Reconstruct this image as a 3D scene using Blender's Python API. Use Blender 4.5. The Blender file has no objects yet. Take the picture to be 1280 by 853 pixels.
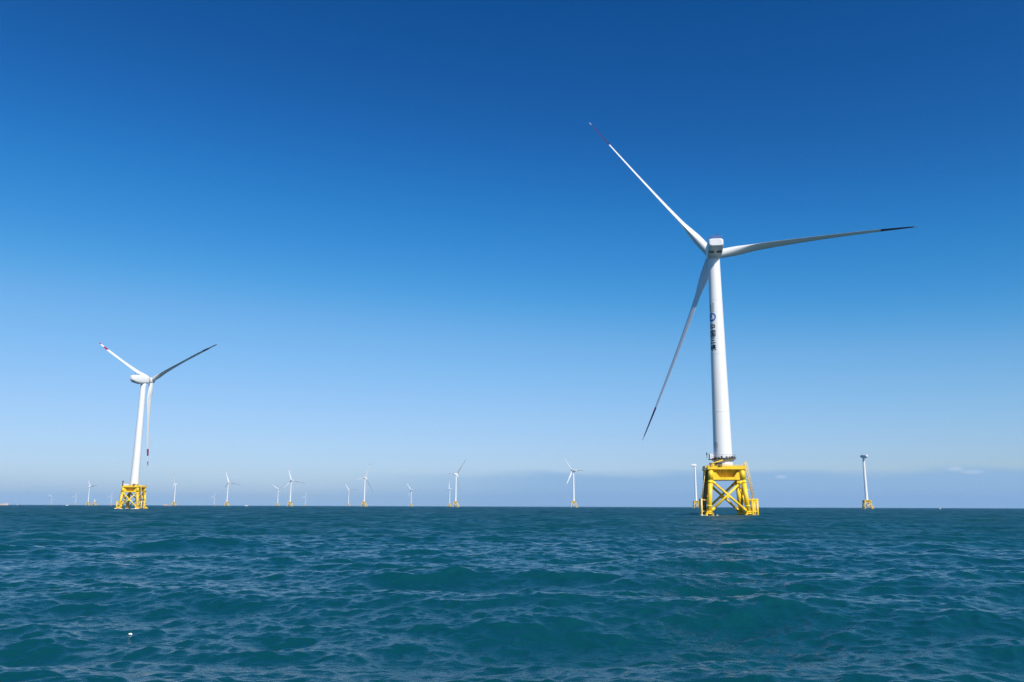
import bpy, bmesh, math, random
import numpy as np
from mathutils import Vector, Matrix

R = math.radians
PI = math.pi
scene = bpy.context.scene
col = scene.collection
random.seed(4)

# ------------------------------------------------------------------ camera
CAM_Z = 3.1
cam_data = bpy.data.cameras.new("camera")
cam = bpy.data.objects.new("camera", cam_data)
col.objects.link(cam)
cam.location = (0, 0, CAM_Z)
cam.rotation_euler = (Matrix.Rotation(R(90 + 11.28), 3, 'X') @ Matrix.Rotation(R(.2), 3, 'Z')).to_euler()
cam_data.sensor_width = 36
cam_data.lens = 1036 / 1280 * 36
cam_data.clip_start = .5
cam_data.clip_end = 120000
scene.camera = cam

# ------------------------------------------------------------------ light
SUN_EL, SUN_AZ = 42.0, 152.0            # azimuth clockwise from +Y
world = bpy.data.worlds.new("World")
scene.world = world
world.use_nodes = True
nt = world.node_tree
nt.nodes.clear()
def wn(t, **k):
    n = nt.nodes.new(t)
    for a, v in k.items(): setattr(n, a, v)
    return n
w_out = wn('ShaderNodeOutputWorld')
w_bg = wn('ShaderNodeBackground')
w_bg.inputs['Strength'].default_value = .1
sky = wn('ShaderNodeTexSky', sky_type='NISHITA', sun_disc=False)
sky.sun_elevation = R(SUN_EL)
sky.sun_rotation = R(SUN_AZ)
sky.altitude = 0
sky.air_density = 1.0
sky.dust_density = .6
sky.ozone_density = 7.0
w_scale = wn('ShaderNodeVectorMath', operation='SCALE')
w_scale.inputs['Scale'].default_value = .1
nt.links.new(sky.outputs[0], w_scale.inputs[0])
w_curve = wn('ShaderNodeRGBCurve')           # deep, saturated clear-day blue
for ci, pts in enumerate((
        ((0, 0), (.05, .001), (.066, .0035), (.124, .031), (.2, .165), (.385, .385), (1, .8)),
        ((0, 0), (.133, .068), (.24, .218), (.37, .412), (.575, .585), (1, .9)),
        ((0, 0), (.288, .267), (.47, .568), (.69, .80), (1, 1)))):
    cv = w_curve.mapping.curves[ci]
    while len(cv.points) < len(pts): cv.points.new(.5, .5)
    for p, xy in zip(cv.points, pts): p.location = xy; p.handle_type = 'AUTO_CLAMPED'
w_curve.mapping.update()
nt.links.new(w_scale.outputs[0], w_curve.inputs['Color'])
w_up = wn('ShaderNodeVectorMath', operation='SCALE')
w_up.inputs['Scale'].default_value = 10
nt.links.new(w_curve.outputs[0], w_up.inputs[0])
# low cloud bank along the horizon and two scraps of cloud above it
w_geo = wn('ShaderNodeTexCoord')
w_sep = wn('ShaderNodeSeparateXYZ')
nt.links.new(w_geo.outputs['Generated'], w_sep.inputs[0])
def math_node(op, a, b=None, c=None, clamp=False):
    n = wn('ShaderNodeMath', operation=op, use_clamp=clamp)
    for i, v in enumerate((a, b, c)):
        if v is None: continue
        if isinstance(v, (int, float)): n.inputs[i].default_value = v
        else: nt.links.new(v, n.inputs[i])
    return n.outputs[0]
def smooth(v, a, b):
    n = wn('ShaderNodeMapRange', interpolation_type='SMOOTHSTEP')
    nt.links.new(v, n.inputs[0])
    n.inputs[1].default_value = a; n.inputs[2].default_value = b
    return n.outputs[0]
def mixc(fac, a, b):
    n = wn('ShaderNodeMix', data_type='RGBA')
    nt.links.new(fac, n.inputs[0])
    for i, v in ((6, a), (7, b)):
        if isinstance(v, tuple): n.inputs[i].default_value = v
        else: nt.links.new(v, n.inputs[i])
    return n.outputs[2]
w_map = wn('ShaderNodeMapping')
w_map.inputs['Scale'].default_value = (9, 9, 60)
nt.links.new(w_geo.outputs['Generated'], w_map.inputs[0])
w_noise = wn('ShaderNodeTexNoise')
w_noise.inputs['Scale'].default_value = 1.0
w_noise.inputs['Detail'].default_value = 5
nt.links.new(w_map.outputs[0], w_noise.inputs['Vector'])
w_x, w_y, w_z = w_sep.outputs
right = smooth(w_x, -.3, .1)
ragged = math_node('MULTIPLY', w_noise.outputs['Fac'], .020)
bank_r = smooth(math_node('SUBTRACT', math_node('ADD', ragged, .033), w_z), -.002, .011)
bank_l = smooth(math_node('SUBTRACT', math_node('ADD', ragged, .026), w_z), -.006, .05)
bank = math_node('ADD', math_node('MULTIPLY', bank_r, right), math_node('MULTIPLY', bank_l, math_node('SUBTRACT', 1.0, right)))
bank = math_node('MULTIPLY', bank, .92)
bank_col = mixc(right, (3.4, 5.3, 7.4, 1), (2.6, 4.4, 6.7, 1))
c1 = mixc(bank, w_up.outputs[0], bank_col)
def scrap(bearing, el, w, h):
    bx, by = math.sin(R(bearing)), math.cos(R(bearing))
    dx = math_node('DIVIDE', math_node('SUBTRACT', w_x, bx), w)
    dz = math_node('DIVIDE', math_node('SUBTRACT', w_z, math.sin(R(el))), h)
    d = math_node('ADD', math_node('MULTIPLY', dx, dx), math_node('MULTIPLY', dz, dz))
    d = math_node('SUBTRACT', 1.0, math_node('ADD', d, math_node('MULTIPLY_ADD', w_noise.outputs['Fac'], 1.2, -.5)))
    return math_node('MULTIPLY', smooth(d, -.3, 1), .30)
c2 = mixc(scrap(27.9, 2.3, .0085, .0030), c1, (7.2, 7.8, 9.2, 1))
c2 = mixc(scrap(17.8, 1.95, .008, .0030), c2, (6.6, 7.4, 9.2, 1))
c2 = mixc(scrap(28.75, 2.12, .012, .0028), c2, (6.4, 7.1, 9.0, 1))
nt.links.new(c2, w_bg.inputs['Color'])
nt.links.new(w_bg.outputs[0], w_out.inputs['Surface'])

sun_data = bpy.data.lights.new("sun", 'SUN')
sun_data.energy = 5.0
sun_data.angle = R(.5)
sun_data.color = (1, .95, .87)
sun = bpy.data.objects.new("sun", sun_data)
col.objects.link(sun)
sd = Vector((math.sin(R(SUN_AZ)) * math.cos(R(SUN_EL)), math.cos(R(SUN_AZ)) * math.cos(R(SUN_EL)), math.sin(R(SUN_EL))))
sun.rotation_euler = sd.to_track_quat('Z', 'Y').to_euler()
sun.location = sd * 500

scene.cycles.use_denoising = True
scene.cycles.denoising_input_passes = 'RGB_ALBEDO_NORMAL'
scene.cycles.denoising_prefilter = 'NONE'
vs = scene.view_settings
vs.view_transform = 'Standard'
vs.look = 'None'
vs.exposure = .15
vs.gamma = 1
vs.use_curve_mapping = False

# ------------------------------------------------------------------ materials
def mat(name, color, rough=.5, spec=.5, metal=0, vary=0, scale=1.0, stretch=(1, 1, 1), dark=.8):
    m = bpy.data.materials.new(name)
    m.use_nodes = True
    n = m.node_tree.nodes
    b = n['Principled BSDF']
    b.inputs['Base Color'].default_value = (*color, 1)
    b.inputs['Roughness'].default_value = rough
    b.inputs['Specular IOR Level'].default_value = spec
    b.inputs['Metallic'].default_value = metal
    if vary:
        tc = n.new('ShaderNodeTexCoord'); mp = n.new('ShaderNodeMapping')
        mp.inputs['Scale'].default_value = stretch
        nz = n.new('ShaderNodeTexNoise'); nz.inputs['Scale'].default_value = scale
        nz.inputs['Detail'].default_value = 6; nz.inputs['Roughness'].default_value = .65
        rp = n.new('ShaderNodeMapRange'); rp.inputs[1].default_value = .45; rp.inputs[2].default_value = .75
        rp.inputs[4].default_value = vary
        mx = n.new('ShaderNodeMix'); mx.data_type = 'RGBA'
        mx.inputs[6].default_value = (*color, 1)
        mx.inputs[7].default_value = (color[0] * dark, color[1] * dark * .97, color[2] * dark * .93, 1)
        L = m.node_tree.links.new
        L(tc.outputs['Object'], mp.inputs[0]); L(mp.outputs[0], nz.inputs['Vector'])
        L(nz.outputs['Fac'], rp.inputs[0]); L(rp.outputs[0], mx.inputs[0]); L(mx.outputs[2], b.inputs['Base Color'])
    return m
M_WHITE = mat('white_paint', (.72, .72, .71), .35, .5, vary=.5, scale=.35, stretch=(1, 1, .12), dark=.88)
M_BLADE = mat('blade_gelcoat', (.68, .69, .69), .3, .5, vary=.4, scale=.3, dark=.9)
M_YELLOW = mat('yellow_paint', (.86, .56, .012), .42, .5, vary=.65, scale=.7, stretch=(1, 1, .35), dark=.62)
M_PALE = mat('pale_yellow_steel', (.82, .62, .22), .5, .4, vary=.6, scale=.8, dark=.7)
M_RED = mat('red_band_paint', (.27, .015, .07), .4)
M_RED_DARK = mat('dark_red_band_paint', (.06, .010, .032), .4)
M_DARK = mat('dark_steel', (.035, .04, .05), .5, vary=.5, scale=2)
M_GREY = mat('galvanised_grey', (.34, .35, .36), .45, metal=.3, vary=.5, scale=2)
M_RUST = mat('weathered_brown_steel', (.17, .095, .035), .7, .3, vary=.8, scale=1.2, dark=.5)
M_BLUE = mat('emblem_blue', (.01, .07, .36), .4)
M_BLACK = mat('lettering_black', (.012, .014, .02), .45)
M_GTEXT = mat('lettering_grey', (.22, .23, .25), .45)
M_ORANGE = mat('orange_hull_paint', (.58, .27, .15), .5, vary=.6, scale=.3)
M_MARINE = mat('marine_growth', (.05, .045, .02), .85, .2, vary=.8, scale=3, dark=.5)
M_GLASS = mat('wheelhouse_glass', (.02, .03, .04), .1)
M_FOAM = mat('white_foam', (.82, .83, .82), .8, .2, vary=.6, scale=30)

# ------------------------------------------------------------------ mesh helpers
class MB:
    def __init__(s):
        s.bm = bmesh.new()
    def ring(s, c, r, u, v, n):
        return [s.bm.verts.new(c + u * (r * math.cos(2 * PI * i / n)) + v * (r * math.sin(2 * PI * i / n))) for i in range(n)]
    def skin(s, rings, cap=True, mi=0):
        n = len(rings[0])
        for a, b in zip(rings, rings[1:]):
            for i in range(n):
                f = s.bm.faces.new((a[i], a[(i + 1) % n], b[(i + 1) % n], b[i])); f.smooth = True; f.material_index = mi
        if cap:
            f = s.bm.faces.new(list(reversed(rings[0]))); f.material_index = mi
            f = s.bm.faces.new(rings[-1]); f.material_index = mi
        return s
    def tube(s, p, q, r0, r1=None, n=12, mi=0):
        p, q = Vector(p), Vector(q)
        r1 = r0 if r1 is None else r1
        d = (q - p).normalized()
        u = d.orthogonal().normalized(); v = d.cross(u)
        s.skin([s.ring(p, r0, u, v, n), s.ring(q, r1, u, v, n)], mi=mi)
        return s
    def lathe(s, prof, n=48, axis='Z', c=(0, 0, 0), mi=0):
        c = Vector(c)
        ax = {'Z': Vector((0, 0, 1)), 'Y': Vector((0, 1, 0))}[axis]
        u = Vector((1, 0, 0)); v = ax.cross(u)
        s.skin([s.ring(c + ax * h, max(r, .001), u, v, n) for r, h in prof], mi=mi)
        return s
    def box(s, c, d, rz=0, mi=0):
        m = Matrix.Translation(c) @ Matrix.Rotation(rz, 4, 'Z') @ Matrix.Diagonal((d[0], d[1], d[2], 1))
        r = bmesh.ops.create_cube(s.bm, size=1, matrix=m)
        for v in r['verts']:
            for f in v.link_faces: f.material_index = mi
        return s
    def prism(s, pts, off):
        off = Vector(off)
        a = [s.bm.verts.new(Vector(p)) for p in pts]; b = [s.bm.verts.new(Vector(p) + off) for p in pts]
        n = len(pts)
        s.bm.faces.new(a); s.bm.faces.new(list(reversed(b)))
        for i in range(n): s.bm.faces.new((a[(i + 1) % n], a[i], b[i], b[(i + 1) % n]))
        return s
    def mesh(s, name, *mats, bevel=0):
        bmesh.ops.recalc_face_normals(s.bm, faces=s.bm.faces)
        if bevel:
            ed = [e for e in s.bm.edges if len(e.link_faces) == 2 and e.calc_face_angle(0) > .6]
            bmesh.ops.bevel(s.bm, geom=ed, offset=bevel, segments=2, affect='EDGES', clamp_overlap=True)
        me = bpy.data.meshes.new(name)
        s.bm.to_mesh(me); s.bm.free()
        for m in mats: me.materials.append(m)
        return me
def put(name, me, parent=None, mw=None):
    o = bpy.data.objects.new(name, me)
    col.objects.link(o)
    if parent: o.parent = parent
    if mw is not None: o.matrix_local = mw
    return o
def empty(name, loc, rz=0):
    o = bpy.data.objects.new(name, None); col.objects.link(o)
    o.location = loc; o.rotation_euler = (0, 0, rz)
    o.empty_display_size = 2
    return o
def tag(o, label=None, cat=None, group=None, kind=None):
    for k, v in (('label', label), ('category', cat), ('group', group), ('kind', kind)):
        if v: o[k] = v
    return o

# ------------------------------------------------------------------ the sea
rng = np.random.default_rng(11)
WAVES = []
lam = 26.0
while lam > .16:
    for _ in range(7):
        l = lam * rng.uniform(.9, 1.1)
        k = 2 * PI / l
        # travelling towards the boat, spread wider for the short waves
        spread = R(25 + 22 * min(1, .9 / l))
        th = R(-84) + rng.normal() * spread
        peak = math.exp(-1.1 * max(0, (l / 13) ** 2 - 1)) if l > 13 else 1
        steep = (.023 if l > 7 else .019 if l > 3 else .024 if l > .9 else .028 if l > .26 else .018) * (.5 + .5 * peak) * (peak ** .7) * rng.uniform(.6, 1.4)
        WAVES.append((l, k * math.cos(th), k * math.sin(th), steep / k, rng.uniform(0, 2 * PI)))
    lam /= 1.19
def sea_displace(x, y, res):
    dx = np.zeros_like(x); dy = np.zeros_like(x); dz = np.zeros_like(x)
    # far rows carry only the long waves: let those keep the slope of the whole sea
    var = sum((np.clip((l / res[:, 0] - 2.0) / 1.5, 0, 1) * a * math.hypot(kx, ky)) ** 2 / 2 for l, kx, ky, a, ph in WAVES)
    gain = np.clip(.10 / np.sqrt(var + 1e-9), 1, 3.2)[:, None]
    for l, kx, ky, a, ph in WAVES:
        w = np.clip((l / res - 2.0) / 1.5, 0, 1) * gain          # only where the mesh can carry this wavelength
        rows = np.where(w[:, 0] > 0)[0]
        if not len(rows): continue
        r1 = rows[-1] + 1
        t = kx * x[:r1] + ky * y[:r1] + ph
        aw = a * w[:r1]
        k = math.hypot(kx, ky)
        s = np.sin(t); c = np.cos(t)
        dz[:r1] += aw * c
        dx[:r1] -= aw * .85 * (kx / k) * s
        dy[:r1] -= aw * .85 * (ky / k) * s
    left = np.clip(.19 ** 2 - 1.0 * var * gain[:, 0] ** 2, .022 ** 2, None) ** .5      # slope the mesh cannot carry
    return dx, dy, dz, left
radii = [9.0]
while radii[-1] < 16000:
    r = radii[-1]
    radii.append(r * 1.0031 if r < 800 else r + 2.5 if r < 2200 else r * 1.03)
radii = np.array(radii, dtype=np.float64)
ang = np.concatenate([np.linspace(-44, 44, 1150), np.linspace(44, 316, 180)[1:-1]])
ang = np.radians(ang)
NR, NA = len(radii), len(ang)
rr, aa = np.meshgrid(radii, ang, indexing='ij')
gx, gy = rr * np.sin(aa), rr * np.cos(aa)
step = np.diff(radii, append=radii[-1] * 1.04)[:, None]
dense = np.abs(((aa + PI) % (2 * PI)) - PI) < R(46)
dx, dy, dz, fine_slope = sea_displace(gx, gy, np.maximum(step, rr * R(.08)) + 0 * gx)
fade = np.where(dense, 1.0, .6)
verts = np.stack([gx + dx * fade, gy + dy * fade, dz * fade], axis=-1).reshape(-1, 3)
SEA = verts
centre = len(verts)
verts = np.vstack([verts, [[0, 0, 0]]])
i, j = np.meshgrid(np.arange(NR - 1), np.arange(NA), indexing='ij')
j2 = (j + 1) % NA
quads = np.stack([i * NA + j, i * NA + j2, (i + 1) * NA + j2, (i + 1) * NA + j], axis=-1).reshape(-1, 4)[:, ::-1]
jj = np.arange(NA)
tris = np.stack([np.full(NA, centre), (jj + 1) % NA, jj], axis=-1)[:, ::-1][:, ::-1]
me = bpy.data.meshes.new('sea')
me.vertices.add(len(verts)); me.vertices.foreach_set('co', verts.astype(np.float32).ravel())
nl = quads.size + tris.size
me.loops.add(nl); me.loops.foreach_set('vertex_index', np.concatenate([quads.ravel(), tris.ravel()]).astype(np.int32))
me.polygons.add(len(quads) + len(tris))
starts = np.concatenate([np.arange(len(quads)) * 4, quads.size + np.arange(len(tris)) * 3]).astype(np.int32)
me.polygons.foreach_set('loop_start', starts)
me.polygons.foreach_set('use_smooth', np.ones(len(starts), dtype=bool))
me.update(calc_edges=True); me.validate()
at = me.attributes.new('fine_slope', 'FLOAT', 'POINT')
at.data.foreach_set('value', np.append(np.repeat(fine_slope, NA), .05).astype(np.float32))
sea = put('sea', me); sea['kind'] = 'structure'

m = bpy.data.materials.new('sea_water'); m.use_nodes = True
n = m.node_tree.nodes; L = m.node_tree.links.new
b = n['Principled BSDF']
tc = n.new('ShaderNodeTexCoord')
b.inputs['IOR'].default_value = 1.333
# ripples too small for the mesh: their slope becomes surface roughness
at_n = n.new('ShaderNodeAttribute'); at_n.attribute_name = 'fine_slope'
rg = n.new('ShaderNodeMath'); rg.operation = 'MULTIPLY'; rg.inputs[1].default_value = 1.41
rs = n.new('ShaderNodeMath'); rs.operation = 'SQRT'
gust = n.new('ShaderNodeTexNoise'); gust.inputs['Scale'].default_value = .05; gust.inputs['Detail'].default_value = 8; gust.inputs['Roughness'].default_value = .85
gmap = n.new('ShaderNodeMapping'); gmap.inputs['Scale'].default_value = (.5, 1, 1)
grange = n.new('ShaderNodeMapRange'); grange.inputs[1].default_value = .35; grange.inputs[2].default_value = .65; grange.inputs[3].default_value = .25; grange.inputs[4].default_value = 1.5
gmul = n.new('ShaderNodeMath'); gmul.operation = 'MULTIPLY'
L(tc.outputs['Object'], gmap.inputs[0]); L(gmap.outputs[0], gust.inputs['Vector']); L(gust.outputs['Fac'], grange.inputs[0])
L(at_n.outputs['Fac'], gmul.inputs[0]); L(grange.outputs[0], gmul.inputs[1]); L(gmul.outputs[0], rg.inputs[0]); L(rg.outputs[0], rs.inputs[0]); L(rs.outputs[0], b.inputs['Roughness'])
def bump_layer(scale, detail, dist, strength, prev, stretch=(1, 1, 1), rot=0):
    mp = n.new('ShaderNodeMapping'); mp.inputs['Scale'].default_value = stretch; mp.inputs['Rotation'].default_value = (0, 0, rot)
    nz = n.new('ShaderNodeTexNoise'); nz.inputs['Scale'].default_value = scale
    nz.inputs['Detail'].default_value = detail; nz.inputs['Roughness'].default_value = .6
    bp = n.new('ShaderNodeBump'); bp.inputs['Strength'].default_value = strength; bp.inputs['Distance'].default_value = dist
    L(tc.outputs['Object'], mp.inputs[0]); L(mp.outputs[0], nz.inputs['Vector']); L(nz.outputs['Fac'], bp.inputs['Height'])
    if prev: L(prev.outputs[0], bp.inputs['Normal'])
    return bp
b1 = bump_layer(.6, 5, .16, 1, None, (.45, 1, 1), R(8))
b2 = bump_layer(3.0, 5, .05, 1, b1, (.45, 1, 1), R(-12))
b3 = bump_layer(12, 3, .009, 1, b2, (.6, 1, 1), R(20))
L(b3.outputs[0], b.inputs['Normal'])
nz = n.new('ShaderNodeTexNoise'); nz.inputs['Scale'].default_value = .03; nz.inputs['Detail'].default_value = 4
cr = n.new('ShaderNodeMix'); cr.data_type = 'RGBA'
cr.inputs[6].default_value = (.0015, .040, .058, 1)
cr.inputs[7].default_value = (.0025, .056, .064, 1)
L(tc.outputs['Object'], nz.inputs['Vector']); L(nz.outputs['Fac'], cr.inputs[0]); L(cr.outputs[2], b.inputs['Base Color'])
me.materials.append(m)
def sea_z(x, y):
    d = (SEA[:, 0] - x) ** 2 + (SEA[:, 1] - y) ** 2
    return float(SEA[int(d.argmin()), 2])

# ------------------------------------------------------------------ haze: the sea air itself
hz = MB().box((0, 0, 97), (34000, 34000, 200)).mesh('haze')
haze = put('haze', hz); haze['kind'] = 'stuff'
m = bpy.data.materials.new('haze_air'); m.use_nodes = True
n = m.node_tree.nodes
n.remove(n['Principled BSDF'])
pv = n.new('ShaderNodeVolumePrincipled')
pv.inputs['Color'].default_value = (.38, .64, 1, 1)
pv.inputs['Density'].default_value = 4.2e-5
m.node_tree.links.new(pv.outputs[0], n['Material Output'].inputs['Volume'])
hz.materials.append(m)

# ------------------------------------------------------------------ turbine meshes
def smoothstep(t): return t * t * (3 - 2 * t)
def interp(t, xs, ys): return float(np.interp(t, xs, ys))
def blade_section(t, Lb, chord, pre, sweep, pitch, grow=0.0, tip=0.0, n=28):
    c = interp(t, (0, .03, .07, .13, .2, .3, .45, .6, .75, .88, .95, .985, 1), (.70, .70, .76, .92, 1, .86, .62, .46, .34, .24, .17, .11, .04)) * chord * (1 + tip * smoothstep(min(1, max(0, (t - .45) / .4))))
    round_ = 1 - smoothstep(min(1, max(0, (t - .03) / .21)))
    th = interp(t, (0, .05, .12, .2, .35, .6, 1), (1, .95, .80, .62, .42, .27, .18))
    a = pitch + R(16) * (1 - t) ** 2 - R(4) * round_
    pts = []
    for i in range(n):
        q = 2 * PI * i / n
        cx, cy = math.cos(q), math.sin(q)
        # circle blended into an aerofoil, leading edge at +X
        ex, ey = .5 * cx, .5 * cy
        s = (1 - cx) / 2                           # 0 at leading edge .. 1 at trailing edge
        yt = th * 2.9 * (.2969 * math.sqrt(s) - .126 * s - .3516 * s * s + .2843 * s ** 3 - .1015 * s ** 4) / 2 * 2 * .5 / .29 * .58
        ax, ay = .32 - s * 1.0 + .0, math.copysign(yt, cy) if abs(cy) > 1e-6 else 0
        x = (ex * round_ + ax * (1 - round_)) * c
        y = (ey * round_ + ay * (1 - round_)) * c
        k = 1 + grow
        x, y = x * k, y * k + 0
        pts.append(Vector((x * math.cos(a) - y * math.sin(a) + sweep * t * t, x * math.sin(a) + y * math.cos(a) + pre * t * t, t * Lb)))
    return pts
def blade_mesh(name, Lb, chord, pre, sweep, pitch, t0, t1, steps, grow=0.0, m_=None, tip=0.0):
    s = MB(); rings = []
    for q in range(steps + 1):
        t = t0 + (t1 - t0) * q / steps
        rings.append([s.bm.verts.new(p) for p in blade_section(t, Lb, chord, pre, sweep, pitch, grow, tip)])
    s.skin(rings)
    return s.mesh(name, m_ or M_BLADE)
def blade_set(Lb, chord, pre, sweep, pitch, bands, m_=None, tip=0.0):
    return dict(L=Lb, blade=blade_mesh('blade', Lb, chord, pre, sweep, pitch, .022, 1, 64, tip=tip),
                bands=[blade_mesh('red_band', Lb, chord, pre, sweep, pitch, a, c, 8, .035, m_ or M_RED, tip) for a, c in bands])

def rounded_loft(stations, n=40, p=4.5):
    s = MB(); rings = []
    for y, w, z0, z1 in stations:
        rg = []
        for i in range(n):
            q = 2 * PI * (i + .5) / n
            cx, cz = math.cos(q), math.sin(q)
            ex = math.copysign(abs(cx) ** (2 / p), cx); ez = math.copysign(abs(cz) ** (2 / p), cz)
            rg.append(s.bm.verts.new(Vector((ex * w / 2, y, (z0 + z1) / 2 + ez * (z1 - z0) / 2))))
        rings.append(rg)
    return s.skin(rings)

# nacelle seen from behind: rear face above, belly rising towards the rear; origin on the shaft over the tower
NAC = rounded_loft([(-10.6, 4.6, .35, 2.7), (-10.45, 5.3, .05, 2.95), (-10.0, 5.7, -.15, 3.05), (-7.5, 6.0, -1.1, 3.15),
                    (-4.5, 6.1, -2.3, 3.2), (-2.5, 6.1, -2.9, 3.2), (2.0, 5.9, -2.9, 3.1), (3.6, 5.2, -2.5, 2.8), (3.9, 4.6, -2.2, 2.5)]).mesh('nacelle', M_WHITE)
NAC_VENT = MB().box((0, 0, 0), (1.9, 1.3, .16)).mesh('vent', M_DARK, bevel=.03)
# the other kind: long egg-shaped rear
NAC_EGG = rounded_loft([(-12.9, 1.8, .2, 2.0), (-12.6, 3.2, -.6, 2.9), (-11.7, 4.3, -1.4, 3.4), (-9.6, 5.0, -2.5, 3.7), (-6, 5.5, -3.4, 3.8),
                        (-1, 5.6, -3.6, 3.8), (2.4, 5.4, -3.3, 3.5), (4.4, 4.7, -2.7, 2.9)], p=3.0).mesh('nacelle', M_WHITE)
HUB = MB().lathe([(1.9, -2.0), (2.35, -1.6), (2.5, 0), (2.4, 1.2), (2.0, 2.3), (1.3, 3.1), (.5, 3.5), (.02, 3.6)], 40, 'Y').mesh('hub', M_WHITE)
s = MB()
for x in (-2.3, -1.15, 0, 1.15, 2.3):
    for y in (-9.6, -6.4): s.tube((x, y, 3.0), (x, y, 4.35), .07, n=6)
for z in (3.75, 4.3):
    s.tube((-2.3, -9.6, z), (2.3, -9.6, z), .05, n=6); s.tube((-2.3, -6.4, z), (2.3, -6.4, z), .05, n=6)
    for x in (-2.3, 2.3): s.tube((x, -9.6, z), (x, -6.4, z), .05, n=6)
NAC_RAIL = s.mesh('railing', mat('railing_violet_grey', (.20, .13, .24), .5))
s = MB(); s.tube((0, 0, 0), (0, 0, 2.6), .07, n=6); s.tube((-.7, 0, 1.8), (.7, 0, 1.8), .05, n=6)
for x in (-.7, .7): s.tube((x, 0, 1.8), (x, 0, 2.5), .09, .05, n=6)
NAC_SENSOR = s.mesh('wind_sensor', M_DARK)

def tower_mesh(z0, z1, r0, r1):
    s = MB(); prof = []
    cuts = [z0 + (z1 - z0) * q for q in (0, .02, .25, .27, .52, .54, .78, .8, 1)]
    rad = lambda z: r0 + (r1 - r0) * (z - z0) / (z1 - z0)
    for q in range(41):
        z = z0 + (z1 - z0) * q / 40
        prof.append((rad(z), z))
    s.lathe(prof, 72)
    for q in (.003, .26, .53, .79):                        # flange rings between the cans
        z = z0 + (z1 - z0) * q; r = rad(z)
        s.lathe([(r - .05, z - .12), (r + .035, z - .1), (r + .035, z + .1), (r - .05, z + .12)], 72)
    return s.mesh('tower', M_WHITE)

# jacket foundation, origin at sea level
LEG_B, LEG_T, Z_T = 7.3, 5.75, 17.3
def leg_at(z):
    return LEG_B + (LEG_T - LEG_B) * z / Z_T
s = MB()
s.tube((leg_at(-4), leg_at(-4), -4), (leg_at(1.0), leg_at(1.0), 1.0), 1.18, n=20)
s.tube((leg_at(.95), leg_at(.95), .95), (leg_at(14), leg_at(14), 14), .86, n=20)
s.tube((leg_at(13.95), leg_at(13.95), 13.95), (LEG_T, LEG_T, 18.0), 1.02, n=20)
for z in (1.2, 3.4, 12.6): s.tube((leg_at(z), leg_at(z), z), (leg_at(z + .5), leg_at(z + .5), z + .5), 1.0, n=20)
for q in range(4):                                         # stiffened pile sleeve fins at the foot
    a = q * PI / 2 + .78
    p = Vector((leg_at(.6), leg_at(.6), 0)); d = Vector((math.cos(a), math.sin(a), 0))
    s.prism([p + d * .9 + Vector((0, 0, 2.0)), p + d * 2.0 + Vector((0, 0, .5)), p + d * 2.0 + Vector((0, 0, -2)), p + d * .9 + Vector((0, 0, -2))], Vector((-d.y, d.x, 0)) * .18)
s.tube((leg_at(-.6), leg_at(-.6), -.6), (leg_at(.6), leg_at(.6), .6), 1.22, n=20, mi=1)
LEG = s.mesh('leg', M_YELLOW, M_MARINE)
s = MB()                                                   # one face's X brace on the -Y face
za, zb = 1.6, 13.4
wa, wb = leg_at(za), leg_at(zb)
for sx in (-1, 1):
    p, q = Vector((sx * (wa - .5), -wa, za)), Vector((-sx * (wb - .5), -wb, zb))
    dd = Vector((0, -.12 * sx, 0))
    s.tube(p, q, .46, n=16)
    s.tube(p, p + (q - p) * .12, .56, n=16); s.tube(q + (p - q) * .12, q, .56, n=16)
s.tube((0, -(wa + wb) / 2 - .5, 7.3), (0, -(wa + wb) / 2 + .5, 7.3), .62, n=16)
BRACE = s.mesh('cross_brace', M_YELLOW)
s = MB()                                                   # transition piece: hopper, cut webs on each face, column stub
top, bot = 5.3, 2.6
for k in range(4):
    rot = Matrix.Rotation(k * PI / 2, 3, 'Z')
    w = LEG_T - .1
    pts = [(-w, -LEG_T - .25, 18), (-w, -LEG_T - .25, 13.9), (w, -LEG_T - .25, 13.9), (w, -LEG_T - .25, 18), (w - .9, -LEG_T - .25, 18), (2.6, -LEG_T - .25, 14.9), (-2.6, -LEG_T - .25, 14.9), (-w + .9, -LEG_T - .25, 18)]
    s.prism([rot @ Vector(p) for p in pts], rot @ Vector((0, .35, 0)))
    # inclined hopper plate behind the cut
    s.prism([rot @ Vector(p) for p in ((-w + .2, -LEG_T + .35, 18), (w - .2, -LEG_T + .35, 18), (2.7, -3.4, 14.3), (-2.7, -3.4, 14.3))], rot @ Vector((0, .2, .05)))
    s.prism([rot @ Vector(p) for p in ((-w, -LEG_T + .1, 14.05), (w, -LEG_T + .1, 14.05), (3.3, -3.3, 14.05), (-3.3, -3.3, 14.05))], (0, 0, .3))
    for x in (-1.3, 1.3): s.prism([rot @ Vector(p) for p in ((x - .1, -LEG_T + .3, 17.6), (x + .1, -LEG_T + .3, 17.6), (x + .1, -3.2, 14.2), (x - .1, -3.2, 14.2))], rot @ Vector((0, -.25, -.1)))
s.lathe([(3.5, 13.8), (3.5, 18.2)], 48)
TRANS = s.mesh('jacket_foundation', M_YELLOW)
s = MB()
s.box((0, 0, 18.33), (13.9, 13.9, .5))
for k in range(4):
    rot = Matrix.Rotation(k * PI / 2, 3, 'Z')
    s.box(rot @ Vector((0, -6.93, 18.35)), (14.08 if k % 2 == 0 else .22, .22 if k % 2 == 0 else 13.6, .8))
    for x in (-5, -2.5, 0, 2.5, 5): s.tube(rot @ Vector((x, -6.8, 18.1)), rot @ Vector((x * .8, -5.4, 16.6)), .12, n=6)
DECK = s.mesh('deck', M_YELLOW)
s = MB()
h = 6.85
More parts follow.
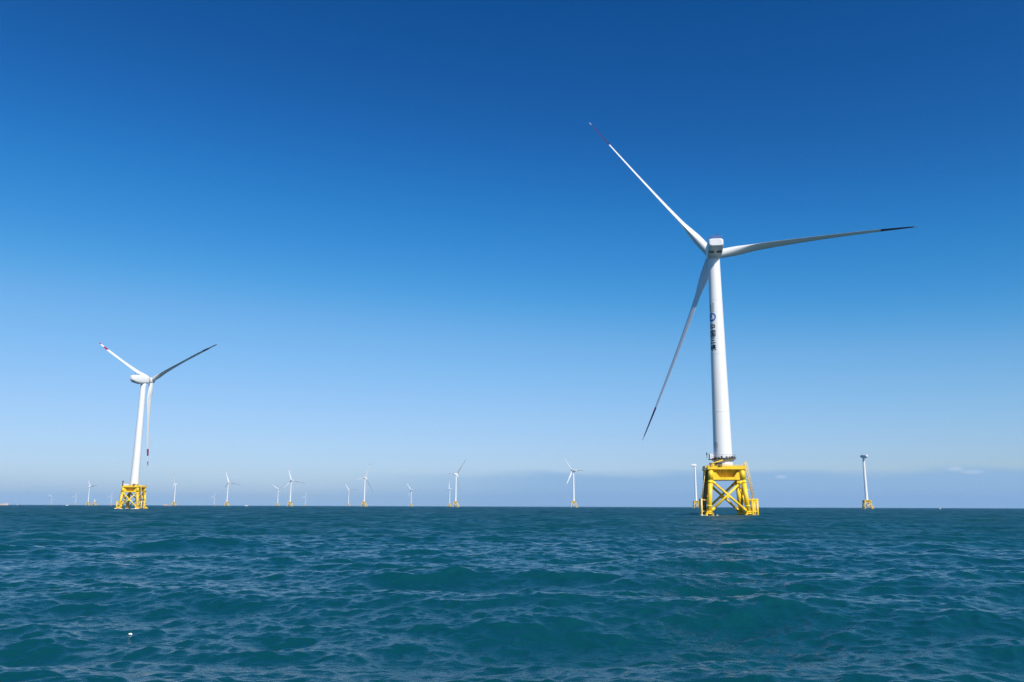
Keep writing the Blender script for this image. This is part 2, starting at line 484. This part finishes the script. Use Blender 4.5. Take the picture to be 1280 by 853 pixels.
for k in range(4):
    rot = Matrix.Rotation(k * PI / 2, 3, 'Z')
    for z in (19.05, 19.35, 19.7): s.tube(rot @ Vector((-h, -h, z)), rot @ Vector((h, -h, z)), .055, n=6)
    for x in np.linspace(-h, h, 13)[:-1]: s.tube(rot @ Vector((x, -h, 18.5)), rot @ Vector((x, -h, 19.72)), .06, n=6)
    if k in (0, 2): s.box(rot @ Vector((0, -h + .03, 18.98)), (2 * h, .03, .55))
RAIL = s.mesh('railing', M_YELLOW)
# boat landing on the +X side, with its sloping ladder up to the deck
s = MB()
for y in (-2.6, 2.6):
    for x in (9.7, 11.4):
        s.tube((x, y, -3), (x, y, 6.6), .42 if x > 10 else .34, n=14)
    for z in (1.6, 5.6): s.tube((8.0, y, z), (11.4, y, z), .26, n=10)
for z in (1.6, 5.6): s.tube((11.3, -2.6, z), (11.3, 2.6, z), .2, n=10)
s.box((9.75, 0, 6.15), (3.9, 6.0, .3))
LANDING = s.mesh('boat_landing', M_YELLOW)
s = MB()
A0, A1 = Vector((10.3, -1.2, 6.3)), Vector((7.7, -1.2, 21.2))
for dy in (-.45, .45): s.tube(A0 + Vector((0, dy, 0)), A1 + Vector((0, dy, 0)), .13, n=8)
for q in range(34):
    p = A0.lerp(A1, q / 33); s.tube(p + Vector((0, -.45, 0)), p + Vector((0, .45, 0)), .05, n=6)
for q in range(12):
    p = A0.lerp(A1, .12 + q * .08); last = None
    for a in range(7):
        g = -PI / 2 + a * PI / 6; v = p + Vector((.9 * math.cos(g) + .05, .62 * math.sin(g), 0))
        if last is not None: s.tube(last, v, .06, n=5)
        last = v
for a in (1, 3, 5):
    g = -PI / 2 + a * PI / 6; o_ = Vector((.9 * math.cos(g) + .05, .62 * math.sin(g), 0)); s.tube(A0.lerp(A1, .12) + o_, A0.lerp(A1, 1) + o_, .06, n=5)
for q in (.25, .55, .85):
    p = A0.lerp(A1, q); s.tube(p, (leg_at(p.z), -3.4, p.z), .12, n=6)
LADDER = s.mesh('ladder', M_PALE)
# cable tubes and second ladder running down the -X side
s = MB()
for y in (-3.9, -1.2, 2.6):
    s.tube((-leg_at(-3) - .9, y, -3), (-leg_at(18) - .6, y * .8, 18.3), .24, n=10, mi=0)
for z in (3, 8, 13): s.tube((-leg_at(z) - .6, -5.2, z), (-leg_at(z) - .6, 4.4, z), .18, n=8)
CABLES = s.mesh('cable_tube', M_RUST)
s = MB()
for y in (-5.6, -1.0):
    s.tube((-leg_at(0) - 2.4, y, -3), (-leg_at(0) - 2.3, y, 6.6), .3, n=12)
    for z in (1.6, 6.0): s.tube((-leg_at(z), y, z), (-leg_at(0) - 2.4, y, z), .22, n=10)
s.tube((-leg_at(0) - 2.2, -5.2, 6), (-leg_at(18) - 1.6, -4.6, 19.5), .11, n=8)
s.tube((-leg_at(0) - 2.2, -4.5, 6), (-leg_at(18) - 1.6, -3.9, 19.5), .11, n=8)
for q in range(24):
    a_ = Vector((-leg_at(0) - 2.2, -5.2, 6)).lerp(Vector((-leg_at(18) - 1.6, -4.6, 19.5)), q / 23); s.tube(a_, a_ + Vector((0, .7, 0)), .05, n=5)
FENDER = s.mesh('fender_frame', M_PALE)
s = MB()                                                   # davit crane
s.tube((-4.9, -5.8, 18.5), (-4.9, -5.8, 20.2), .35, n=12)
s.tube((-6.2, -5.8, 19.9), (-1.2, -6.2, 21.6), .27, .2, n=10)
s.tube((-4.9, -5.8, 20.0), (-3.2, -6.0, 20.9), .14, n=8)
s.tube((-1.3, -6.2, 21.55), (-1.3, -6.2, 20.4), .05, n=6)
DAVIT = s.mesh('davit_crane', M_YELLOW)
s = MB(); s.box((-2.6, -6.3, 19.45), (1.9, 1.1, 1.75)); s.box((-2.6, -6.3, 20.38), (2.1, 1.3, .14)); s.tube((-2.6, -6.95, 19.2), (-2.6, -6.8, 19.2), .45, n=16)
CABINET = s.mesh('cabinet', M_DARK, bevel=.06)
s = MB(); s.tube((-5.9, -6.6, 18.5), (-5.9, -6.6, 20.1), .28, n=10); s.box((-5.9, -6.6, 20.2), (.75, .6, .6))
WINCH = s.mesh('winch', M_RUST, bevel=.04)
s = MB(); s.box((0, 0, 1.3), (5.8, 2.4, 2.4))
for x in np.linspace(-2.6, 2.6, 14): s.box((x, 0, 1.3), (.12, 2.5, 2.3))
CONTAINER = s.mesh('white_container', M_WHITE, bevel=.03)

# ring platform round the tower of the large turbine
def ring_platform(r, z):
    s = MB()
    s.lathe([(r + .03, z), (r + 1.35, z), (r + 1.35, z + .18), (r + .03, z + .18)], 48, mi=0)
    n = 20
    for q in range(n):
        a = 2 * PI * q / n; d = Vector((math.cos(a), math.sin(a), 0)); e = Vector((math.cos(a + 2 * PI / n), math.sin(a + 2 * PI / n), 0))
        s.tube(d * (r + 1.28) + Vector((0, 0, z + .1)), d * (r + 1.28) + Vector((0, 0, z + 1.4)), .06, n=6)
        s.tube(d * (r + .0) + Vector((0, 0, z - 1.0)), d * (r + 1.2) + Vector((0, 0, z)), .08, n=6)
        for h_ in (.75, 1.38): s.tube(d * (r + 1.28) + Vector((0, 0, z + h_)), e * (r + 1.28) + Vector((0, 0, z + h_)), .05, n=6)
    return s.mesh('service_platform', M_GREY)

def on_tower(s, rad, b0, pts):
    """polygon given as (across, up) metres on the tower's skin, facing bearing b0"""
    vs_ = []
    for u, z in pts:
        r = rad(z) + .03; b_ = b0 - u / r
        vs_.append(s.bm.verts.new(Vector((r * math.sin(b_), r * math.cos(b_), z))))
    f = s.bm.faces.new(vs_)
    return s
def stroke(s, rad, b0, p, q, w):
    p, q = Vector(p), Vector(q); d = (q - p).normalized(); nrm = Vector((-d.y, d.x)) * (w / 2)
    p = p - d * w * .25; q = q + d * w * .25
    N = 5
    for i in range(N):
        a, b_ = p.lerp(q, i / N), p.lerp(q, (i + 1) / N)
        on_tower(s, rad, b0, [a + nrm, a - nrm, b_ - nrm, b_ + nrm])
GLYPH = {
 'zhong': [((.1, .74), (.9, .74)), ((.1, .32), (.9, .32)), ((.1, .74), (.1, .32)), ((.9, .74), (.9, .32)), ((.5, 1), (.5, 0))],
 'guo': [((.06, .96), (.94, .96)), ((.06, .04), (.94, .04)), ((.06, .96), (.06, .04)), ((.94, .96), (.94, .04)), ((.25, .76), (.75, .76)), ((.28, .52), (.72, .52)), ((.22, .25), (.78, .25)), ((.5, .76), (.5, .25)), ((.64, .42), (.72, .34))],
 'san': [((.14, .9), (.86, .9)), ((.2, .5), (.8, .5)), ((.05, .08), (.95, .08))],
 'xia': [((.04, .66), (.04, .24)), ((.19, .92), (.19, .24)), ((.34, .66), (.34, .24)), ((.04, .24), (.34, .24)), ((.44, .8), (.96, .8)), ((.42, .46), (.98, .46)), ((.54, .7), (.6, .55)), ((.88, .7), (.82, .55)), ((.7, .98), (.7, .46)), ((.7, .46), (.44, .02)), ((.7, .46), (.98, .02))],
}
def glyph(s, rad, b0, name, u0, z0, w, h_, t):
    for p, q in GLYPH[name]:
        stroke(s, rad, b0, (u0 + p[0] * w, z0 + p[1] * h_), (u0 + q[0] * w, z0 + q[1] * h_), t)

# ------------------------------------------------------------------ assembling turbines
def rotor_frame(yaw, tilt, az, flap):
    T = R(tilt)
    nn = Vector((math.sin(yaw) * math.cos(T), math.cos(yaw) * math.cos(T), math.sin(T)))
    ss = Vector((math.cos(yaw), -math.sin(yaw), 0)); uu = ss.cross(nn)
    d = uu * math.cos(az) + ss * math.sin(az); c = -uu * math.sin(az) + ss * math.cos(az)
    fl = R(flap)
    d, n2 = d * math.cos(fl) + nn * math.sin(fl), nn * math.cos(fl) - d * math.sin(fl)
    return c, n2, d
def jacket(root, rz, mirror=1, detail=1):
    m0 = Matrix.Rotation(rz, 4, 'Z') @ Matrix.Diagonal((mirror, 1, .945, 1))
    j = put('jacket_foundation', TRANS, root, m0)
    for k in range(4):
        put('leg', LEG, j, Matrix.Rotation(k * PI / 2, 4, 'Z'))
        put('cross_brace', BRACE, j, Matrix.Rotation(k * PI / 2, 4, 'Z'))
    put('deck', DECK, j); put('boat_landing', LANDING, j)
    if detail:
        put('railing', RAIL, j); put('ladder', LADDER, j); put('cable_tube', CABLES, j); put('fender_frame', FENDER, j)
        put('davit_crane', DAVIT, j); put('cabinet', CABINET, j); put('winch', WINCH, j)
    return j
TOWERS = {}
def turbine(label, group, hub, yaw, blades, bset, nac='box', over=6.5, tilt=5, tower_r=(3.0, 2.1), jrz=-4.2, mirror=1, detail=1, hub_part=True):
    yw = R(yaw)
    fwd = Vector((math.sin(yw), math.cos(yw), 0))
    hub = Vector(hub)
    base = Vector((hub.x, hub.y, 0)) - fwd * over
    root = tag(empty('wind_turbine', base), label, 'wind turbine', group)
    hl = hub - base
    zs = hl.z - over * math.tan(R(tilt))                   # shaft height over the tower axis
    key = (tower_r, round(zs, 0))
    if key not in TOWERS: TOWERS[key] = tower_mesh(17.4, round(zs, 0) - 2.6, *tower_r)
    put('tower', TOWERS[key], root)
    tw = root.children[-1] if root.children else None
    jacket(root, R(jrz), mirror, detail)
    nm = Matrix.Translation((0, 0, zs)) @ Matrix.Rotation(-yw, 4, 'Z') @ Matrix.Rotation(R(tilt), 4, 'X')
    nc = put('nacelle', NAC if nac == 'box' else NAC_EGG, root, nm)
    if detail:
        if nac == 'box':
            put('railing', NAC_RAIL, nc); put('wind_sensor', NAC_SENSOR, nc, Matrix.Translation((.9, -8, 3.0)))
            for x in (-1.45, 1.45): put('vent', NAC_VENT, nc, Matrix.Translation((x, -6.6, -1.50)) @ Matrix.Rotation(R(-21.5), 4, 'X'))
        else:
            put('wind_sensor', NAC_SENSOR, nc, Matrix.Translation((0, -8.5, 3.6)))
            for x in (-.95, .95): put('vent', NAC_VENT, nc, Matrix.Translation((x, -10.6, -1.98)) @ Matrix.Rotation(R(-28), 4, 'X') @ Matrix.Scale(.8, 4))
    if hub_part:
        c, nn, d = rotor_frame(yw, tilt, 0, 0)
        hm = Matrix((c, nn, d)).transposed().to_4x4(); hm.translation = hl
        put('hub', HUB, root, hm)
    for az, Lb, flap in blades:
        c, nn, d = rotor_frame(yw, tilt, R(az), flap)
        bm_ = Matrix((c, nn, d * (Lb / bset['L']))).transposed().to_4x4(); bm_.translation = hl
        bo = put('blade', bset['blade'], root, bm_)
        for bd in bset['bands']: put('red_band', bd, bo)
    return root
def child(root, name):
    return [o for o in root.children if o.name.split('.')[0] == name][0]

B_BIG = blade_set(81, 5.2, 5, 1.8, R(63), ((.82, 1.0),), M_RED_DARK)
B_MID = blade_set(70, 4.9, 4, 1.0, R(78), ((.80, .88), (.945, .99)), tip=.7)
B_FAR = blade_set(62, 4.8, 3.5, 1.0, R(28), ((.80, .88), (.945, .985)))
B_TURNED = blade_set(62, 4.8, 3.5, 1.0, R(-34), ((.80, .88), (.945, .985)))

# the large turbine
big = turbine('nearest and largest white wind turbine, black lettering and round blue emblem on its tower', None,
              (82.0, 326.9, 104.6), 8, ((82.1, 82.7, .1), (200.5, 81.2, .1), (320.1, 79.3, .7)), B_BIG, 'box', 6.5, tower_r=(3.6, 2.25))
tw = child(big, 'tower')
TZ0, TZ1 = 17.4, max(v.co.z for v in tw.data.vertices)
rad = lambda z: 3.6 + (2.25 - 3.6) * (z - TZ0) / (TZ1 - TZ0)
B0 = R(194 + 43)
zz = 74.0
for g in ('zhong', 'guo', 'san', 'xia'):
    s = MB(); glyph(s, rad, B0, g, -1.35, zz - 2.45, 2.7, 2.4, .40); zz -= 2.78
    put('lettering', s.mesh('lettering', M_BLACK), tw)
s = MB(); ze = 76.55
ring_o = [(1.75 * math.cos(a), ze + 1.75 * math.sin(a)) for a in np.linspace(0, 2 * PI, 49)]
ring_i = [(1.24 * math.cos(a), ze + 1.24 * math.sin(a)) for a in np.linspace(0, 2 * PI, 49)]
for q in range(48): on_tower(s, rad, B0, [ring_o[q], ring_o[q + 1], ring_i[q + 1], ring_i[q]])
for u in np.linspace(-1.0, .0, 5)[:-1]: on_tower(s, rad, B0, [(u, ze - .25), (u + .25, ze - .25), (u + .25, ze + .95), (u, ze + .95)])
arc = lambda r_, a0, a1, nn=14: [(r_ * math.cos(a), ze - .1 + r_ * math.sin(a)) for a in np.linspace(a0, a1, nn)]
o_, i_ = arc(1.36, -2.9, -.9), arc(.85, -2.9, -.9)
for q in range(13): on_tower(s, rad, B0, [o_[q], o_[q + 1], i_[q + 1], i_[q]])
put('emblem', s.mesh('emblem', M_BLUE), tw)
s = MB(); stroke(s, rad, B0, (-.1, 78.75), (1.2, 78.9), .16)   # dash and the small columns above the emblem
put('lettering', s.mesh('lettering', M_GTEXT), tw)
for q in range(4):
    z = 79.3 + q * .82; s = MB()
    stroke(s, rad, B0, (.55, z), (1.1, z), .12); stroke(s, rad, B0, (.55, z + .5), (1.1, z + .5), .12); stroke(s, rad, B0, (.55, z), (.55, z + .5), .12)
    if q % 2: stroke(s, rad, B0, (1.1, z), (1.1, z + .5), .12)
    put('lettering', s.mesh('lettering', M_GTEXT), tw)
for q in range(3):
    z = 79.2 + q * .95; s = MB()
    stroke(s, rad, B0, (-1.0, z), (-.2, z), .18); stroke(s, rad, B0, (-1.0, z + .36), (-.2, z + .36), .18); stroke(s, rad, B0, (-.6, z), (-.6, z + .7), .18)
    put('lettering', s.mesh('lettering', M_BLACK), tw)
s = MB(); zc = 26.3                                        # ring mark low on the tower, small triangle under it
B1 = R(194 + 46)
mo = [(.95 * math.cos(a), zc + 1.2 * math.sin(a)) for a in np.linspace(0, 2 * PI, 33)]; mi_ = [(.78 * math.cos(a), zc + 1.02 * math.sin(a)) for a in np.linspace(0, 2 * PI, 33)]
for q in range(32): on_tower(s, rad, B1, [mo[q], mo[q + 1], mi_[q + 1], mi_[q]])
stroke(s, rad, B1, (-.35, zc + .35), (.4, zc + .35), .16); stroke(s, rad, B1, (-.35, zc - .35), (.4, zc - .35), .16); stroke(s, rad, B1, (0, zc + .5), (0, zc - .5), .16)
put('safety_mark', s.mesh('safety_mark', M_GTEXT), tw)
s = MB()
for p, q in (((-.6, 24.1), (.6, 24.1)), ((-.6, 24.1), (0, 24.95)), ((.6, 24.1), (0, 24.95))): stroke(s, rad, B1, p, q, .1)
put('warning_mark', s.mesh('warning_mark', M_GTEXT), tw)
sp = put('service_platform', ring_platform(3.55, 21.25), tw)
s = MB()                                                   # coolers and boxes hung round the platform
for bg, wd, ht, z in ((228, .9, 1.0, 22.0), (213, 1.3, .9, 21.9), (200, .9, 1.3, 22.0), (190, 1.2, .8, 21.8), (178, 1.0, 1.2, 21.9), (164, 1.1, .9, 22.1), (150, 1.2, 1.3, 21.95), (135, .9, .8, 22.3)):
    a = R(bg); s.box((4.78 * math.sin(a), 4.78 * math.cos(a), z + ht / 2 - 1.1), (wd * .75, .4, ht * .75), -a)
put('cooler_box', s.mesh('cooler_box', M_DARK, bevel=.04), tw)
s = MB(); a = R(194 + 68)
p = Vector((4.75 * math.sin(a), 4.75 * math.cos(a), 0))
s.box(p + Vector((0, 0, 22.05)), (1.5, 1.3, 1.9), -a)
put('control_cabinet', s.mesh('control_cabinet', M_WHITE, bevel=.05), tw)
s = MB(); s.box(p + Vector((.2, -.4, 20.9)), (2.9, 2.2, .22), -a); s.tube(p + Vector((-1.6, 0, 21.4)), p + Vector((-1.6, 0, 23.6)), .1, n=6); s.box(p + Vector((-1.6, 0, 23.0)), (.4, .4, .9))
put('bracket', s.mesh('bracket', M_DARK), tw)
s = MB(); a = R(194 + 48); r = rad(19.8)
for q in range(6):
    b_ = a + (q - 3) * .07
    on_tower(s, rad, a, [((q - 3) * .2, 17.8), ((q - 2) * .2, 17.8), ((q - 2) * .2, 19.9), ((q - 3) * .2, 19.9)])
put('door', s.mesh('door', M_DARK), tw)

# the turbine at the left
left = turbine('second largest white turbine, at the left, one blade hanging straight down beside its tower', None,
               (-299.7, 682.1, 104.6), 24, ((67.0, 69.8, 2.6), (184.2, 70.7, 0), (300.0, 71.7, -3.6)), B_MID, 'egg', 7.5, tower_r=(3.3, 2.15), jrz=-1, mirror=-1)
j = child(left, 'jacket_foundation')
put('white_container', CONTAINER, j, Matrix.Translation((4.4, -5.2, 18.6)) @ Matrix.Scale(.8, 4)); put('white_container', CONTAINER, j, Matrix.Translation((-4.6, -5.0, 18.6)) @ Matrix.Scale(.7, 4))
s = MB(); s.tube((6.2, -6.6, 18.5), (6.2, -6.6, 22.8), .42, n=12); s.box((6.2, -6.6, 22.9), (1.1, 1.0, .6))
put('crane_post', s.mesh('crane_post', M_DARK, bevel=.05), j)

FARG = 'white wind turbines standing far off along the horizon'
far = [
 ('first distant turbine right of the left yellow jacket, one blade straight up', (-1678.5, 4188.7, 105), -95, ((100, 64, 0), (222.6, 62.1, .8), (338.7, 63.5, 1.9)), 1),
 ('distant turbine with three open white blades, one pointing right, above a four-legged base', (-1282.4, 3815.4, 105), 15, ((101.2, 64.1, -.1), (222.2, 61.5, .4), (339.3, 63.3, -.1)), 1),
 ('taller of the distant pair right of the three-open-bladed turbine, blade leaning up left', (-904.5, 3454.4, 105), -5, ((102, 60, .2), (224, 56.3, 0), (342.6, 56, .4)), 1),
 ('smaller of the distant pair right of the three-open-bladed turbine, its blades forming a Y', (-1478.5, 5351.4, 105), 15, ((57.5, 66.5, -.8), (180, 67.8, 0), (300.3, 72.5, -1.5)), 0),
 ('distant turbine with a blade leaning up right and another hanging lower right', (-535.2, 3087.9, 105), 30, ((21.2, 60.7, -1.9), (149.4, 65.2, -2), (262.4, 65.8, -1)), 1),
 ('small pale turbine directly left of the one with a blade hanging lower right', (-1094.3, 5684.3, 105), 20, ((84, 64, 0), (204, 64, 0), (324, 65, -.3)), 0),
 ('small pale turbine standing alone on the horizon midway between two taller ones', (-643.4, 5410.4, 105), -10, ((84, 64, 0), (204, 64, 0), (322.5, 64.3, 0)), 0),
 ('distant turbine with blades up right and level left, the tallest near mid picture', (-176.0, 2729.7, 105), 50, ((41.7, 63.6, 2.9), (166.2, 58.3, -5.1), (273.4, 58.2, 1.7)), 1),
 ('small pale turbine close against the left side of the tallest mid-picture turbine', (-374.2, 5043.5, 105), -75, ((15.5, 58, 4.4), (136, 60.2, 0), (256, 60.2, 0)), 0),
 ('distant turbine left of the largest one, white blade up left, darker blade level right', (174.8, 2423.6, 105), -45, ((87.2, 55.5, .7), (204.6, 53.3, -.4), (319, 58.4, 3.3)), 1),
 ('small turbine left of the left yellow jacket, beside a bare tower stub', (-2417.8, 4833.9, 105), 30, ((80.9, 65, 1), (200, 64, 0), (321.2, 60.8, 3.1)), 0),
]
for lab, hub, yaw, bl, det in far:
    turbine(lab, FARG, hub, yaw, bl, B_TURNED if yaw < -60 else B_FAR, 'box', 5.5, tower_r=(2.9, 2.0), jrz=random.choice((-4, -2, 20)), detail=0)
# towers whose nacelle carries no blades yet
turbine('bladeless white tower with a wide nacelle, left of the largest turbine', 'bladeless towers near the large turbine', (457.6, 2090.4, 105), 100, (), B_FAR, 'box', 0, tower_r=(2.9, 2.0), detail=0, hub_part=True)
t = turbine('bladeless white tower alone at the right, its nacelle dark at one end', 'bladeless towers near the large turbine', (721.3, 1715.5, 106), -12, (), B_FAR, 'egg', 2, tower_r=(3.0, 2.1), detail=0, hub_part=False)
nc = child(t, 'nacelle')
put('shaft_cover', MB().lathe([(2.2, 4.3), (2.75, 4.6), (2.75, 6.4), (1.9, 7.2)], 32, 'Y').mesh('shaft_cover', M_DARK), nc)
# the faintest ones
for lab, (x, y), yaw, bl in (
    ('faintest tiny turbine nearest the left edge of the picture', (-5959.9, 10948.8), -20, ((60, 62, 0), (180, 62, 0), (300, 62, 0))),
    ('faint tiny turbine second from the left edge, blade straight up', (-4865.9, 9432.5), -20, ((5, 62, 0), (125, 62, 0), (245, 62, 0))),
    ('faint thin turbine peeking out against the left side of the left yellow jacket', (-4409.7, 9308), -25, ((2, 62, 0), (122, 62, 0), (242, 62, 0))),
    ('faint thin turbine directly left of the one with three open white blades', (-3318.8, 9429.9), -20, ((3, 62, 0), (123, 62, 0), (243, 62, 0))),
    ('faint thin turbine between the distant pair and the small turbine right of it', (-2300.4, 9431.9), -14, ((10, 62, 0), (130, 62, 0), (250, 62, 0)))):
    turbine(lab, FARG, (x, y, 105), yaw, bl, B_FAR, 'box', 5.5, tower_r=(2.9, 2.0), jrz=-2, detail=0)

# a jacket with only the first tower section on it
f = tag(empty('jacket_platform', (-2213 * .97, 4483.6 * .97, 0)), 'small base with only a short white tower stub, left of the left yellow jacket', 'platform')
jacket(f, R(8), 1, 0); put('tower', tower_mesh(17.4, 30, 2.9, 2.7), f)

# ------------------------------------------------------------------ vessels on the horizon
def vessel(name, label, cat, loc, rz, Lh, Wh, Hh, hull_m, cabin, mast, cargo=0, group=None):
    o = tag(empty(name, loc, rz), label, cat, group)
    s = MB(); rings = []
    for t_, w, zb in ((0, .8, .0), (.05, 1, -.35), (.6, 1, -.4), (.8, .8, -.35), (.93, .4, -.15), (1, .05, .2)):
        x = (t_ - .5) * Lh; ht = Hh * (1 + .35 * max(0, t_ - .6) / .4)
        rings.append([s.bm.verts.new(Vector(p)) for p in ((x, -w * Wh / 2, ht), (x, -w * Wh * .42, zb * Hh), (x, w * Wh * .42, zb * Hh), (x, w * Wh / 2, ht))])
    s.skin(rings)
    for f_ in s.bm.faces: f_.smooth = False
    put('hull', s.mesh('hull', hull_m), o)
    cx, cl, ch = cabin
    s = MB(); s.box((cx * Lh, 0, Hh + ch / 2), (cl, Wh * .6, ch)); s.box((cx * Lh - cl * .1, 0, Hh + ch + .12 * ch), (cl * .85, Wh * .66, .2 * ch))
    wh = put('wheelhouse', s.mesh('wheelhouse', M_WHITE, bevel=.05 * ch), o)
    put('window', MB().box((cx * Lh, 0, Hh + ch * .7), (cl * 1.02, Wh * .62, ch * .25)).mesh('window', M_GLASS), wh)
    s = MB(); s.tube((cx * Lh, 0, Hh + ch), (cx * Lh, 0, Hh + ch + mast), .05 * mast + .04, n=6); s.tube((cx * Lh, -.2 * mast, Hh + ch + .7 * mast), (cx * Lh, .2 * mast, Hh + ch + .7 * mast), .04 * mast + .02, n=6)
    put('mast', s.mesh('mast', M_GREY), o)
    for q in range(cargo):
        put('deck_load', MB().box(((-.36 + q * .22) * Lh, 0, Hh + 1.1), (.15 * Lh, Wh * .7, 2.2)).mesh('deck_load', M_PALE, bevel=.1), o)
    return o
PALE_HULL = mat('faded_pink_hull', (.58, .43, .37), .6, vary=.5, scale=.2)
vessel('work_barge', 'long pale pink vessel cut by the left edge of the picture on the horizon', 'barge', (-2580, 4285, 0), R(14), 52, 12, 7.5, PALE_HULL, (-.36, 8, 5), 4, 0)
vessel('work_barge', 'low orange barge just right of the left yellow jacket', 'barge', (-1795, 4400, 0), R(10), 36, 10, 3.2, M_ORANGE, (-.38, 6, 4), 3, 3)
vessel('motor_boat', 'tiny white boat alone on the horizon between the two faintest turbines at left', 'boat', (-1640, 3120, 0), R(60), 11, 3.6, 1.7, M_WHITE, (-.1, 4, 1.9), 2)
vessel('fishing_boat', 'tiny dark boat on the horizon between the left edge vessel and the first faint turbine', 'boat', (-1230, 2110, 0), R(20), 10, 3, 1.1, M_DARK, (-.25, 2.2, .9), 1)
vessel('motor_boat', 'small white boat on the horizon far right, right of the bladeless tower', 'boat', (1090, 2150, 0), R(70), 10, 3.4, 1.5, M_WHITE, (-.1, 4, 2.2), 2.4)
vessel('fishing_boat', 'dark crane boat beside the left leg of the left yellow jacket', 'boat', (-1100, 2330, 0), R(85), 15, 4.5, 2.0, M_DARK, (-.25, 4, 2.6), 5)
vessel('motor_boat', 'tiny white boat just right of the turbine with three open blades', 'boat', (-1270, 4050, 0), R(15), 16, 4, 1.8, M_WHITE, (-.1, 6, 2.2), 3)

# ------------------------------------------------------------------ white water where the sea breaks on the legs
s = MB()
rnd = random.Random(3)
near = SEA[np.hypot(SEA[:, 0], SEA[:, 1]) > 280]
for root, sc in ((big, 1.1), (left, 1.7)):
    for k in range(4):
        p = root.matrix_basis @ (Matrix.Rotation(R(-4), 4, 'Z') @ Vector((LEG_B * (1 if k % 2 else -1), LEG_B * (1 if k > 1 else -1), 0)))
        for q in range(16):
            a = rnd.uniform(0, 2 * PI); d = rnd.uniform(1.0, 2.6)
            x, y = p.x + d * math.cos(a) * 1.3, p.y + d * math.sin(a)
            z = float(near[int(((near[:, 0] - x) ** 2 + (near[:, 1] - y) ** 2).argmin()), 2])
            m4 = Matrix.Translation((x, y, z + .05)) @ Matrix.Rotation(rnd.uniform(0, PI), 4, 'Z') @ Matrix.Diagonal((rnd.uniform(.3, .9) * sc, rnd.uniform(.2, .45) * sc, rnd.uniform(.08, .2) * sc, 1))
            bmesh.ops.create_icosphere(s.bm, subdivisions=2, radius=1, matrix=m4)
fo = put('sea_foam', s.mesh('sea_foam', M_FOAM)); fo['kind'] = 'stuff'

# ------------------------------------------------------------------ floating scrap in the near water
dx_, dy_ = -9.55, 21.85
dzv = sea_z(dx_, dy_)
s = MB()
bmesh.ops.create_icosphere(s.bm, subdivisions=3, radius=1)
for v in s.bm.verts:
    d = v.co.normalized()
    v.co = Vector((d.x * .045, d.y * .03, d.z * .022)) * (1 + .16 * math.sin(5 * d.x + 3 * d.y) + .1 * math.sin(9 * d.z + 4 * d.x))
for f_ in s.bm.faces: f_.smooth = True
fl = put('floating_scrap', s.mesh('floating_scrap', M_FOAM))
fl.location = (dx_, dy_, dzv + .02); fl.rotation_euler = (.1, .15, .5)
tag(fl, 'small white scrap of foam floating on the waves at lower left', 'debris')
